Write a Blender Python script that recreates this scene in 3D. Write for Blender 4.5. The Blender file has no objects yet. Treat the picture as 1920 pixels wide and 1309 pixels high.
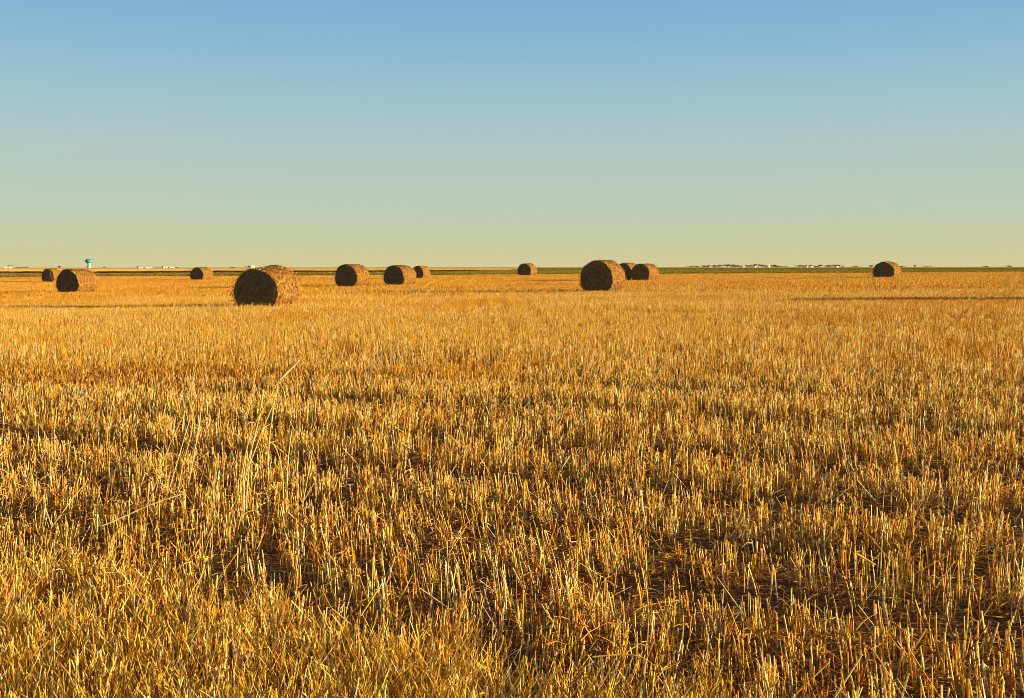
import bpy, bmesh, math, random
import numpy as np
from mathutils import Vector, Matrix, noise as mnoise

R = math.radians
rng = np.random.default_rng(7)
random.seed(7)
S = bpy.context.scene
COL = S.collection

# ------------------------------------------------------------------ camera
F, HY, ROLL = 2059.0, 501.0, R(0.05)          # focal length in photo pixels, horizon row, tiny roll
EYE = 1.57
PITCH = math.atan((654.5 - HY) / F)
cd = bpy.data.cameras.new("camera")
cd.sensor_width = 36.0
cd.lens = 36.0 * F / 1920.0
cd.clip_start = 0.05
cd.clip_end = 20000.0
cam = bpy.data.objects.new("camera", cd)
COL.objects.link(cam)
cam.location = (0, 0, EYE)
cam.matrix_world = Matrix.Translation((0, 0, EYE)) @ Matrix.Rotation(R(90) - PITCH, 4, 'X') @ Matrix.Rotation(-ROLL, 4, 'Z')
S.camera = cam

# ------------------------------------------------------------------ light
SUN_EL, SUN_BACK = R(8.0), R(11.0)             # sun low on the right, a touch behind the camera
sun_dir = Vector((math.cos(SUN_EL) * math.cos(SUN_BACK), -math.cos(SUN_EL) * math.sin(SUN_BACK), math.sin(SUN_EL)))
ld = bpy.data.lights.new("sun", 'SUN')
ld.energy = 5.0
ld.angle = R(0.5)
ld.color = (1.0, 0.77, 0.43)
sun = bpy.data.objects.new("sun", ld)
COL.objects.link(sun)
sun.rotation_euler = sun_dir.to_track_quat('Z', 'Y').to_euler()

W = bpy.data.worlds.new("World")
S.world = W
W.use_nodes = True
wn, wl = W.node_tree.nodes, W.node_tree.links
wn.clear()
sky = wn.new('ShaderNodeTexSky')
sky.sky_type = 'NISHITA'
sky.sun_disc = False
sky.sun_elevation = SUN_EL
sky.sun_rotation = math.atan2(sun_dir.x, sun_dir.y)
sky.air_density = 1.0
sky.dust_density = 1.0
sky.ozone_density = 1.0
bg = wn.new('ShaderNodeBackground')
bg.inputs['Strength'].default_value = 0.1
wo = wn.new('ShaderNodeOutputWorld')
SKY_GRADE = True
EXPO = 1.2
if SKY_GRADE:
    tc = wn.new('ShaderNodeTexCoord')
    sx = wn.new('ShaderNodeSeparateXYZ')
    wl.new(tc.outputs['Generated'], sx.inputs[0])
    rp = wn.new('ShaderNodeValToRGB')
    rp.color_ramp.interpolation = 'LINEAR'
    wl.new(sx.outputs['Z'], rp.inputs[0])
    def lin(c, g=0.1*2**EXPO):
        return tuple((((v/255 + 0.055)/1.055)**2.4)/g for v in c)
    els = [(0.0, lin((213, 205, 156))), (0.012, lin((207, 204, 156))), (0.028, lin((197, 203, 164))), (0.05, lin((188, 203, 181))), (0.097, lin((177, 201, 194))),
           (0.145, lin((160, 194, 206))), (0.19, lin((138, 184, 210))), (0.236, lin((122, 172, 214))), (0.35, lin((96, 143, 200))),
           (0.6, lin((58, 92, 145))), (1.0, lin((44, 72, 120)))]
    cr = rp.color_ramp
    while len(cr.elements) < len(els):
        cr.elements.new(0.5)
    for e, (p, c) in zip(cr.elements, els):
        e.position = p
        e.color = tuple(v / 10 for v in c) + (1,)
    sc10 = wn.new('ShaderNodeVectorMath'); sc10.operation = 'SCALE'; sc10.inputs['Scale'].default_value = 10.0
    wl.new(rp.outputs[0], sc10.inputs[0])
    mx = wn.new('ShaderNodeMix'); mx.data_type = 'RGBA'; mx.inputs['Factor'].default_value = 0.97
    wl.new(sky.outputs[0], mx.inputs['A'])
    wl.new(sc10.outputs[0], mx.inputs['B'])
    wl.new(mx.outputs['Result'], bg.inputs['Color'])
else:
    wl.new(sky.outputs[0], bg.inputs['Color'])
wl.new(bg.outputs[0], wo.inputs['Surface'])

S.view_settings.view_transform = 'Standard'
S.view_settings.look = 'None'
S.view_settings.gamma = 1.0
S.view_settings.exposure = EXPO
S.view_settings.use_curve_mapping = False
S.render.engine = 'CYCLES'
S.cycles.filter_width = 0.9
S.cycles.max_bounces = 6
S.cycles.diffuse_bounces = 4
S.cycles.transparent_max_bounces = 4

# ------------------------------------------------------------------ lie of the land
CF = (1.44851228, -0.15467547, 0.30591243, 0.01999218, -0.82549066, -0.31181589, 0.49160972)

def ground(X, Y):
    X = np.asarray(X, float); Y = np.asarray(Y, float)
    xc = np.clip(X, -95, 95) / 50
    yc = np.clip(Y, 0, 172) / 100
    b = CF[0] + CF[1]*xc + CF[2]*yc + CF[3]*xc*xc + CF[4]*xc*yc + CF[5]*yc*yc + CF[6]*xc*yc*yc + 0.12
    t = np.clip((Y - 172) / 350, 0, 1); t = t*t*(3 - 2*t)
    b = b*(1 - t) + 1.2*t
    t2 = np.clip((np.abs(X) - 95) / 200, 0, 1)
    b = b*(1 - t2) + 1.3*t2
    return EYE - b

def gz(x, y):
    return float(ground(x, y))

def ray(px, py):
    u = px - 960; v = 654.5 - py
    u, v = u*math.cos(ROLL) - v*math.sin(ROLL), u*math.sin(ROLL) + v*math.cos(ROLL)
    return (u / (F*math.cos(PITCH) + v*math.sin(PITCH)), (-F*math.sin(PITCH) + v*math.cos(PITCH)) / (F*math.cos(PITCH) + v*math.sin(PITCH)))

def locate(px, py, up=0.0):
    """point of the land (raised by up) seen at a pixel of the photograph"""
    sx_, sz_ = ray(px, py)
    lo, hi = 1.0, 3000.0
    for _ in range(60):
        m = (lo + hi) / 2
        if EYE + sz_*m > gz(sx_*m, m) + up: lo = m
        else: hi = m
    return sx_*lo, lo

# ------------------------------------------------------------------ helpers
def tag(o, label=None, cat=None, group=None, kind=None):
    if label: o['label'] = label
    if cat: o['category'] = cat
    if group: o['group'] = group
    if kind: o['kind'] = kind
    return o

def empty(name, loc, rz=0.0):
    o = bpy.data.objects.new(name, None)
    o.empty_display_size = 0.3
    COL.objects.link(o)
    o.location = loc
    o.rotation_euler = (0, 0, rz)
    return o

def link(name, me, parent=None):
    o = bpy.data.objects.new(name, me)
    COL.objects.link(o)
    if parent: o.parent = parent
    return o

def mesh_np(name, V, Fq, mats, tint=None, smooth=True, tris=False, mat_idx=None):
    """mesh from numpy verts and equal-sized faces (quads or tris)"""
    n = Fq.shape[1]
    me = bpy.data.meshes.new(name)
    me.vertices.add(len(V)); me.vertices.foreach_set('co', np.ascontiguousarray(V, np.float32).ravel())
    me.loops.add(Fq.size); me.loops.foreach_set('vertex_index', np.ascontiguousarray(Fq, np.int32).ravel())
    me.polygons.add(len(Fq))
    me.polygons.foreach_set('loop_start', np.arange(0, Fq.size, n, dtype=np.int32))
    me.polygons.foreach_set('loop_total', np.full(len(Fq), n, np.int32))
    me.polygons.foreach_set('use_smooth', np.full(len(Fq), smooth, bool))
    if mat_idx is not None: me.polygons.foreach_set('material_index', np.ascontiguousarray(mat_idx, np.int32))
    for m in mats: me.materials.append(m)
    if tint is not None:
        a = me.color_attributes.new('tint', 'BYTE_COLOR', 'POINT')
        c = np.ones((len(V), 4), np.float32); c[:, :3] = tint
        a.data.foreach_set('color', c.ravel())
    me.update(calc_edges=True)
    return me

def bm_mesh(name, bm, mats, smooth=True):
    me = bpy.data.meshes.new(name)
    bm.to_mesh(me); bm.free()
    for m in (mats if isinstance(mats, (list, tuple)) else [mats]): me.materials.append(m)
    if smooth:
        for p in me.polygons: p.use_smooth = True
    return me

def tubes(P, D, rad, k=3, bend=None, segs=1, taper=0.85):
    """P base (N,3), D vector base->tip (N,3), rad (N,)  ->  V, quads; hollow straws"""
    N = len(P); rings = segs + 1
    L = np.linalg.norm(D, axis=1, keepdims=True)
    d = D / L
    a = np.cross(d, np.tile([0.3, 0.9, 0.2], (N, 1))); a /= np.linalg.norm(a, axis=1, keepdims=True)
    b = np.cross(d, a)
    ph = rng.uniform(0, 6.28, (N, 1))
    V = np.zeros((N, rings, k, 3), np.float32)
    for r in range(rings):
        t = r / segs
        c = P + D*t
        if bend is not None: c = c + bend*(t*t)
        rr = (rad*(1 - (1 - taper)*t))[:, None]
        for j in range(k):
            an = ph + 6.2832*j/k
            V[:, r, j] = c + (a*np.cos(an) + b*np.sin(an))*rr
    base = (np.arange(N)*rings*k)[:, None]
    q = []
    for r in range(segs):
        for j in range(k):
            j2 = (j + 1) % k
            q.append(np.concatenate([base + r*k + j, base + r*k + j2, base + (r+1)*k + j2, base + (r+1)*k + j], 1))
    Q = np.stack(q, 1).reshape(-1, 4)
    return V.reshape(-1, 3), Q, rings*k

def ribbons(P, D, bend, wid, segs=2):
    """flat leaves: base, vector, sag vector, width"""
    N = len(P); rings = segs + 1
    d = D / np.linalg.norm(D, axis=1, keepdims=True)
    rv = rng.normal(size=(N, 3))
    w = np.cross(d, rv); w /= np.linalg.norm(w, axis=1, keepdims=True)
    V = np.zeros((N, rings, 2, 3), np.float32)
    for r in range(rings):
        t = r / segs
        c = P + D*t + bend*(t*t)
        ww = (wid*(1.0 - 0.65*t))[:, None] / 2
        V[:, r, 0] = c - w*ww; V[:, r, 1] = c + w*ww
    base = (np.arange(N)*rings*2)[:, None]
    q = [np.concatenate([base + r*2, base + r*2 + 1, base + r*2 + 3, base + r*2 + 2], 1) for r in range(segs)]
    return V.reshape(-1, 3), np.stack(q, 1).reshape(-1, 4), rings*2

class Bag:
    """collects several sets of strands into one mesh"""
    def __init__(s): s.V = []; s.Q = []; s.T = []; s.n = 0
    def add(s, vq, tint):
        V, Q, per = vq
        s.V.append(V); s.Q.append(Q + s.n); s.n += len(V)
        s.T.append(np.repeat(tint, per, axis=0))
    def mesh(s, name, mats):
        return mesh_np(name, np.concatenate(s.V), np.concatenate(s.Q), mats, np.concatenate(s.T))

def hash_noise(X, Y, scale, seed):
    """smooth value noise on numpy arrays, 0..1"""
    x = X/scale + seed*17.13; y = Y/scale + seed*9.71
    xi = np.floor(x).astype(int); yi = np.floor(y).astype(int)
    fx = x - xi; fy = y - yi; fx = fx*fx*(3 - 2*fx); fy = fy*fy*(3 - 2*fy)
    h = lambda a, b: (np.abs(np.sin(a*127.1 + b*311.7 + seed*74.7)*43758.5453) % 1.0)
    return (h(xi, yi)*(1-fx) + h(xi+1, yi)*fx)*(1-fy) + (h(xi, yi+1)*(1-fx) + h(xi+1, yi+1)*fx)*fy

# ------------------------------------------------------------------ materials
def mat(name):
    m = bpy.data.materials.new(name); m.use_nodes = True
    nt = m.node_tree; nt.nodes.clear()
    out = nt.nodes.new('ShaderNodeOutputMaterial')
    return m, nt.nodes, nt.links, out

def ramp(n, stops, interp='LINEAR'):
    r = n.new('ShaderNodeValToRGB'); cr = r.color_ramp; cr.interpolation = interp
    while len(cr.elements) < len(stops): cr.elements.new(0.5)
    for e, (p, c) in zip(cr.elements, stops):
        e.position = p; e.color = tuple(c) + (1,)
    return r

def straw_mat(name, trans=0.34, gain=(1, 1, 1), rough=0.5, spec=0.12):
    m, n, l, out = mat(name)
    at = n.new('ShaderNodeVertexColor'); at.layer_name = 'tint'
    geo = n.new('ShaderNodeNewGeometry')
    no = n.new('ShaderNodeTexNoise'); no.inputs['Scale'].default_value = 45; no.inputs['Detail'].default_value = 2
    l.new(geo.outputs['Position'], no.inputs['Vector'])
    rp = ramp(n, [(0.3, (0.72, 0.66, 0.55)), (0.6, (1.05, 1.05, 1.05))])
    l.new(no.outputs['Fac'], rp.inputs[0])
    mu = n.new('ShaderNodeMix'); mu.data_type = 'RGBA'; mu.blend_type = 'MULTIPLY'; mu.inputs['Factor'].default_value = 1
    l.new(at.outputs['Color'], mu.inputs['A']); l.new(rp.outputs[0], mu.inputs['B'])
    g = n.new('ShaderNodeMix'); g.data_type = 'RGBA'; g.blend_type = 'MULTIPLY'; g.inputs['Factor'].default_value = 1
    l.new(mu.outputs['Result'], g.inputs['A']); g.inputs['B'].default_value = tuple(gain) + (1,)
    pb = n.new('ShaderNodeBsdfPrincipled')
    pb.inputs['Roughness'].default_value = rough
    pb.inputs['Specular IOR Level'].default_value = spec
    l.new(g.outputs['Result'], pb.inputs['Base Color'])
    tr = n.new('ShaderNodeBsdfTranslucent'); l.new(g.outputs['Result'], tr.inputs['Color'])
    ms = n.new('ShaderNodeMixShader'); ms.inputs[0].default_value = trans
    l.new(pb.outputs[0], ms.inputs[1]); l.new(tr.outputs[0], ms.inputs[2]); l.new(ms.outputs[0], out.inputs['Surface'])
    return m

def noise_mat(name, stops, scale, detail=6, bump=0.0, bscale=None, stretch=None, rough=0.95, dist=0.02, spec=0.1):
    m, n, l, out = mat(name)
    tc = n.new('ShaderNodeTexCoord'); mp = n.new('ShaderNodeMapping')
    l.new(tc.outputs['Object'], mp.inputs[0])
    if stretch: mp.inputs['Scale'].default_value = stretch
    no = n.new('ShaderNodeTexNoise'); no.inputs['Scale'].default_value = scale; no.inputs['Detail'].default_value = detail
    no.inputs['Roughness'].default_value = 0.65
    l.new(mp.outputs[0], no.inputs['Vector'])
    rp = ramp(n, stops); l.new(no.outputs['Fac'], rp.inputs[0])
    pb = n.new('ShaderNodeBsdfPrincipled'); pb.inputs['Roughness'].default_value = rough
    pb.inputs['Specular IOR Level'].default_value = spec
    l.new(rp.outputs[0], pb.inputs['Base Color'])
    if bump:
        n2 = n.new('ShaderNodeTexNoise'); n2.inputs['Scale'].default_value = bscale or scale*3; n2.inputs['Detail'].default_value = 5
        l.new(mp.outputs[0], n2.inputs['Vector'])
        bp = n.new('ShaderNodeBump'); bp.inputs['Strength'].default_value = bump; bp.inputs['Distance'].default_value = dist
        l.new(n2.outputs['Fac'], bp.inputs['Height']); l.new(bp.outputs[0], pb.inputs['Normal'])
    l.new(pb.outputs[0], out.inputs['Surface'])
    return m

M_STRAW = straw_mat('dry_straw')
M_BALE_STRAW = straw_mat('bale_straw', trans=0.1, spec=0.2)
M_SOIL = noise_mat('soil_with_chaff', [(0.30, (0.055, 0.026, 0.012)), (0.46, (0.14, 0.065, 0.024)), (0.57, (0.34, 0.15, 0.04)), (0.70, (0.60, 0.33, 0.10))], 38, 8, 0.9, 60)
M_TAN = noise_mat('bare_tan_land', [(0.3, (0.55, 0.30, 0.08)), (0.5, (0.70, 0.42, 0.12)), (0.7, (0.80, 0.52, 0.17))], 0.02, 8, 0.3, 0.6, (1, 0.25, 1))
M_CROP_SOIL = noise_mat('weedy_green_ground', [(0.3, (0.07, 0.065, 0.015)), (0.5, (0.17, 0.14, 0.03)), (0.7, (0.30, 0.20, 0.05))], 0.25, 8, 0.6, 2)
M_BALE_SIDE = noise_mat('rolled_straw_side', [(0.40, (0.045, 0.016, 0.006)), (0.47, (0.19, 0.09, 0.02)), (0.60, (0.42, 0.225, 0.05)), (0.76, (0.66, 0.42, 0.13))], 9, 8, 1.0, 16, (1.0, 2.2, 1.0), dist=0.06)
M_BALE_END = noise_mat('shaded_bale_end', [(0.30, (0.12, 0.075, 0.028)), (0.5, (0.21, 0.135, 0.05)), (0.72, (0.32, 0.21, 0.08))], 7, 8, 0.8, 25, dist=0.04)  # base colour darkened to carry the shade on the ends and in their crevices
M_LEAF = noise_mat('distant_foliage', [(0.3, (0.012, 0.013, 0.005)), (0.55, (0.035, 0.034, 0.012)), (0.75, (0.07, 0.06, 0.02))], 0.9, 4)
M_BARK = noise_mat('bark', [(0.3, (0.05, 0.035, 0.02)), (0.7, (0.13, 0.09, 0.05))], 3, 4)
def plain(name, c, rough=0.6, metallic=0.0):
    lo = tuple(v*0.88 for v in c); hi = tuple(min(1, v*1.06) for v in c)
    m = noise_mat(name, [(0.35, lo), (0.65, hi)], 0.6, 5, rough=rough, spec=0.3)
    return m
M_WHITE = plain('white_siding', (0.62, 0.58, 0.50))
M_PINK = plain('pale_brick', (0.60, 0.42, 0.33))
M_ROOF = plain('grey_roof', (0.10, 0.085, 0.07))
M_ROOFW = plain('white_metal_roof', (0.45, 0.42, 0.37), 0.5)
M_GLASS = plain('dark_window', (0.03, 0.03, 0.035), 0.15)
M_TEAL = plain('teal_tank_paint', (0.03, 0.30, 0.46), 0.35)
M_CONC = plain('tower_white', (0.50, 0.42, 0.40))

PAL = np.array([(0.86, 0.49, 0.05), (0.79, 0.38, 0.025), (0.93, 0.66, 0.14), (0.52, 0.18, 0.02), (0.97, 0.80, 0.37), (0.28, 0.08, 0.02), (0.92, 0.54, 0.045)])
PW = (0.18, 0.15, 0.22, 0.12, 0.18, 0.08, 0.07)
PN = (0.16, 0.10, 0.27, 0.08, 0.28, 0.04, 0.07)
def straw_tint(n, p=PW, jit=0.12):
    i = rng.choice(len(PAL), n, p=p)
    return np.clip(PAL[i]*rng.normal(1, jit, (n, 1)), 0.01, 0.97)

# ------------------------------------------------------------------ ground sheets
def grid_sheet(name, xs, ys, material, zoff=0.0, wob=0.0, label=None, edge=None):
    XX, YY = np.meshgrid(xs, ys)
    if edge is not None: YY = edge(XX, YY)
    ZZ = ground(XX, YY) + zoff
    if wob: ZZ = ZZ + wob*(hash_noise(XX, YY, 0.35, 3) - 0.5) + wob*0.7*(hash_noise(XX, YY, 0.12, 5) - 0.5)
    V = np.stack([XX, YY, ZZ], -1).reshape(-1, 3)
    nx, ny = len(xs), len(ys)
    i = (np.arange(ny-1)[:, None]*nx + np.arange(nx-1)[None, :]).ravel()
    Q = np.stack([i, i+1, i+nx+1, i+nx], 1)
    o = link(name, mesh_np(name, V, Q, [material]))
    return tag(o, kind='structure')

xs = np.concatenate([-np.geomspace(9000, 12, 40), np.linspace(-11, 11, 150), np.geomspace(12, 9000, 40)])
ys = np.concatenate([-np.geomspace(200, 3, 12), np.linspace(-2.5, 14, 170), np.geomspace(14.3, 172, 60)])
grid_sheet('field_ground', xs, ys, M_SOIL, 0, 0.035)
ys2 = np.concatenate([np.linspace(172, 600, 40), np.geomspace(620, 12000, 30)])
grid_sheet('distant_land', xs[::2], ys2, M_TAN, 0.004)

# green field: runs to about 230 m on the left, far away on the right
def far_edge(x):
    x = np.asarray(x, float)
    t = np.clip((x + 12) / 30, 0, 1)
    return 232 + t*t*1150
gx = np.concatenate([-np.geomspace(900, 60, 14), np.linspace(-55, 100, 60), np.geomspace(105, 1500, 16)])
gt = np.linspace(0, 1, 46)**1.6
GX, GT = np.meshgrid(gx, gt)
GY = 163.5 + (far_edge(GX) - 163.5)*GT
gV = np.stack([GX, GY, ground(GX, GY) + 0.012], -1).reshape(-1, 3)
gi = (np.arange(len(gt)-1)[:, None]*len(gx) + np.arange(len(gx)-1)[None, :]).ravel()
tag(link('green_field', mesh_np('green_field', gV, np.stack([gi, gi+1, gi+len(gx)+1, gi+len(gx)], 1), [M_CROP_SOIL])), kind='structure')

# ------------------------------------------------------------------ stubble: rows run at -25 degrees
RA = R(25)
NS = np.array([math.sin(RA), math.cos(RA)])       # across the rows (s)
NT = np.array([math.cos(RA), -math.sin(RA)])      # along the rows (t)
def st(X, Y): return X*NS[0] + Y*NS[1], X*NT[0] + Y*NT[1]
def xy(s, t): return s*NS[0] + t*NT[0], s*NS[1] + t*NT[1]

GAPS = [(4.05, 0.14, 0.85, 0.3, 9), (4.88, 0.24, 0.93, -1.4, 30), (5.75, 0.17, 0.6, -9, 30), (7.05, 0.25, 0.9, -9, 30), (8.45, 0.26, 0.85, -30, 30),
        (10.6, 0.30, 0.75, -30, 30), (12.9, 0.30, 0.7, -40, 40)]
def density(X, Y):
    s, t = st(X, Y)
    s = s + 0.22*(hash_noise(t, s*0, 0.9, 2) - 0.5) + 0.10*(hash_noise(t, s*0, 0.25, 4) - 0.5)
    g = np.zeros_like(s)
    for c, w, a, t0, t1 in GAPS:
        m = np.clip((t - t0 + 1)*0.8, 0, 1)*np.clip((t1 - t), 0, 1)
        g = np.maximum(g, a*m*np.exp(-((s - c)/w)**2))
    n = hash_noise(t*0.6, s*1.6, 0.5, 7)*0.6 + hash_noise(t*0.7, s*1.8, 0.16, 8)*0.4
    d = np.clip(1.6*n + 0.26, 0, 1)*(1 - 0.92*g)
    return d, s, t, g

bag = Bag()
def visible(X, Y, pad=1.3):
    return (np.abs(X) < 0.475*Y + pad) & (Y > 2.6)

def near_zone(s0, s1, ymax=14.5):
    pass

# cut stalks, the nearest 14 m
NC = 44000
s = rng.uniform(1.0, 16.5, NC); t = rng.uniform(-16, 10, NC)
s = np.round(s/0.17)*0.17 + rng.normal(0, 0.034, NC)
c_ = np.repeat(np.arange(NC), rng.integers(1, 7, NC))      # every plant stands as a little bunch of stalks
s = s[c_] + rng.normal(0, 0.013, len(c_)); t = t[c_] + rng.normal(0, 0.016, len(c_))
X, Y = xy(s, t)
k = visible(X, Y) & (Y < 14.6)
X, Y = X[k], Y[k]
d, s, t, g = density(X, Y)
mat_zone = np.clip((3.72 - s)*4 + 0.5 + (hash_noise(X, Y, 0.4, 21) - 0.5)*2.0, 0, 1)   # matted straw next to the camera
keep = rng.uniform(0, 1, len(X)) < d*np.where(Y < 9, 1, 0.95)
X, Y, s, t, g, mat_zone = [a[keep] for a in (X, Y, s, t, g, mat_zone)]
n = len(X); print('near stalks', n)
Z = ground(X, Y)
Hh = (0.128 + 0.080*hash_noise(X, Y, 0.8, 11) + rng.normal(0, 0.028, n) + (rng.uniform(0, 1, n) < 0.05)*rng.uniform(0.02, 0.09, n))*(1 - 0.35*g)
Hh = np.clip(Hh*(1 - 0.15*mat_zone), 0.03, 0.34)
lean = rng.normal(0, 0.085, (n, 2)) + (rng.uniform(0, 1, (n, 1)) < 0.12)*rng.normal(0, 0.5, (n, 2))
lean[:, 0] += 0.35*(hash_noise(X, Y, 1.3, 31) - 0.5)
D = np.stack([lean[:, 0]*Hh, lean[:, 1]*Hh, Hh], 1)
bend = rng.normal(0, 0.010, (n, 3)); bend[:, 2] = 0
rad = rng.uniform(0.0017, 0.0036, n)*(1 + 0.03*np.clip(Y - 5, 0, 10))
rad = rad*np.where(rng.uniform(0, 1, n) < 0.18, 1.5, 1.0)
bag.add(tubes(np.stack([X, Y, Z - 0.01], 1), D, rad, 3, bend, 2), straw_tint(n, PN, 0.15))
# broken leaves and sheaths on stalks
m = int(n*0.8); i = rng.integers(0, n, m)
f = rng.uniform(0.2, 0.95, m)[:, None]
P = np.stack([X, Y, Z], 1)[i] + D[i]*f
az = rng.uniform(0, 6.28, m); ln = rng.uniform(0.025, 0.11, m)
up = rng.uniform(-0.3, 1.0, m)
DD = np.stack([np.cos(az)*ln, np.sin(az)*ln, up*ln], 1)
bag.add(ribbons(P, DD, np.stack([np.zeros(m), np.zeros(m), -rng.uniform(0.2, 1.0, m)*ln], 1), rng.uniform(0.003, 0.007, m)), straw_tint(m, (0.18, 0.28, 0.08, 0.22, 0.05, 0.16, 0.03)))
near = link('near_stubble', bag.mesh('near_stubble', [M_STRAW]))
tag(near, 'golden cut straw stubble standing in rows across the foreground', 'stubble', kind='stuff')

# fallen straw
bag = Bag()
N = 150000
X = rng.uniform(-8.5, 8.5, N); Y = 2.8 + 12*rng.uniform(0, 1, N)**0.9
k = visible(X, Y); X, Y = X[k], Y[k]
d, s, t, g = density(X, Y)
mz = np.clip((3.72 - s)*4 + 0.5 + (hash_noise(X, Y, 0.4, 21) - 0.5)*2.0, 0, 1)
k = rng.uniform(0, 1, len(X)) < (0.35 + 0.55*hash_noise(X, Y, 0.5, 41) + 0.6*mz)*(1 - 0.8*g)
X, Y, mz = X[k], Y[k], mz[k]
n = len(X); az = rng.uniform(0, 6.28, n); ln = rng.uniform(0.03, 0.13, n)
Zb = ground(X, Y) + 0.012 + rng.uniform(0, 0.045, n) + mz*rng.uniform(0, 0.06, n)
DD = np.stack([np.cos(az)*ln, np.sin(az)*ln, rng.normal(0, 0.22, n)*ln + 0.10*mz*ln], 1)
bag.add(ribbons(np.stack([X, Y, Zb], 1), DD, rng.normal(0, 0.3, (n, 3))*ln[:, None]*[1, 1, 0.5], rng.uniform(0.003, 0.007, n)), straw_tint(n, (0.16, 0.24, 0.08, 0.24, 0.05, 0.20, 0.03)))
# upright fine tangled straw in the matted strip beside the camera
N = 95000
X = rng.uniform(-3.6, 2.5, N); Y = rng.uniform(2.7, 5.8, N)
k = visible(X, Y, 0.8); X, Y = X[k], Y[k]
s, t = st(X, Y)
mz = np.clip((3.70 - s)*2.2 + 0.45 + (hash_noise(X, Y, 0.4, 21) - 0.5)*1.6 + (hash_noise(X, Y, 0.13, 22) - 0.5)*1.2, 0, 1)
k = rng.uniform(0, 1, len(X)) < mz*(0.35 + 0.65*hash_noise(X, Y, 0.18, 43)); X, Y = X[k], Y[k]
n = len(X); h = rng.uniform(0.09, 0.19, n)
Zb = ground(X, Y)
DD = np.stack([rng.normal(0, 0.22, n)*h, rng.normal(0, 0.22, n)*h, h], 1)
bag.add(ribbons(np.stack([X, Y, Zb], 1), DD, rng.normal(0, 0.22, (n, 3))*h[:, None]*[1, 1, 0.3], rng.uniform(0.004, 0.010, n)), straw_tint(n, (0.20, 0.05, 0.26, 0.02, 0.14, 0.01, 0.32)))
print('matted', n)
tag(link('fallen_straw', bag.mesh('fallen_straw', [M_STRAW])), 'tangle of fallen straw and chaff lying between the stalks', 'straw litter', kind='stuff')

# ---- instanced stubble tiles beyond
def tile_tree(name, K):
    nt = bpy.data.node_groups.new(name, 'GeometryNodeTree')
    nt.interface.new_socket('Geometry', in_out='INPUT', socket_type='NodeSocketGeometry')
    nt.interface.new_socket('Geometry', in_out='OUTPUT', socket_type='NodeSocketGeometry')
    N_, L_ = nt.nodes, nt.links
    gi_, go = N_.new('NodeGroupInput'), N_.new('NodeGroupOutput')
    def attr(nm, typ):
        a = N_.new('GeometryNodeInputNamedAttribute'); a.data_type = typ; a.inputs['Name'].default_value = nm
        return a.outputs['Attribute']
    pid = attr('pid', 'INT'); rot = attr('rot', 'FLOAT_VECTOR'); scl = attr('scl', 'FLOAT_VECTOR')
    def eq(v):
        c = N_.new('FunctionNodeCompare'); c.data_type = 'INT'; c.operation = 'EQUAL'
        L_.new(pid, c.inputs[2]); c.inputs[3].default_value = v
        return c.outputs[0]
    j = N_.new('GeometryNodeJoinGeometry')
    for k_ in range(K):
        a = N_.new('GeometryNodeSeparateGeometry'); a.domain = 'POINT'
        L_.new(gi_.outputs[0], a.inputs[0]); L_.new(eq(k_), a.inputs[1])
        b = N_.new('GeometryNodeSeparateGeometry'); b.domain = 'POINT'
        L_.new(gi_.outputs[0], b.inputs[0]); L_.new(eq(100 + k_), b.inputs[1])
        ins = N_.new('GeometryNodeInstanceOnPoints')
        L_.new(b.outputs[0], ins.inputs['Points']); L_.new(a.outputs[0], ins.inputs['Instance'])
        L_.new(rot, ins.inputs['Rotation']); L_.new(scl, ins.inputs['Scale'])
        L_.new(ins.outputs[0], j.inputs[0])
    L_.new(j.outputs[0], go.inputs[0])
    return nt

def tiled(name, tiles, pts, pid, rot, scl, material, label, cat):
    """tiles: list of Bag; one object that holds the tiles once and repeats them on its own points"""
    Vs, Qs, Ts, Ps, n0 = [], [], [], [], 0
    for k_, b in enumerate(tiles):
        V = np.concatenate(b.V); Q = np.concatenate(b.Q) + n0; T = np.concatenate(b.T)
        Vs.append(V); Qs.append(Q); Ts.append(T); Ps.append(np.full(len(V), k_)); n0 += len(V)
    np_ = len(pts)
    V = np.concatenate(Vs + [pts]); T = np.concatenate(Ts + [np.ones((np_, 3))])
    me = mesh_np(name, V, np.concatenate(Qs), [material], T)
    a = me.attributes.new('pid', 'INT', 'POINT'); a.data.foreach_set('value', np.concatenate(Ps + [100 + pid]).astype(np.int32))
    rr = np.zeros((len(V), 3), np.float32); rr[n0:] = rot
    ss = np.ones((len(V), 3), np.float32); ss[n0:] = scl
    a = me.attributes.new('rot', 'FLOAT_VECTOR', 'POINT'); a.data.foreach_set('vector', rr.ravel())
    a = me.attributes.new('scl', 'FLOAT_VECTOR', 'POINT'); a.data.foreach_set('vector', ss.ravel())
    o = link(name, me)
    md = o.modifiers.new('scatter', 'NODES'); md.node_group = tile_tree(name + '_scatter', len(tiles))
    return tag(o, label, cat, kind='stuff')

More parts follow.
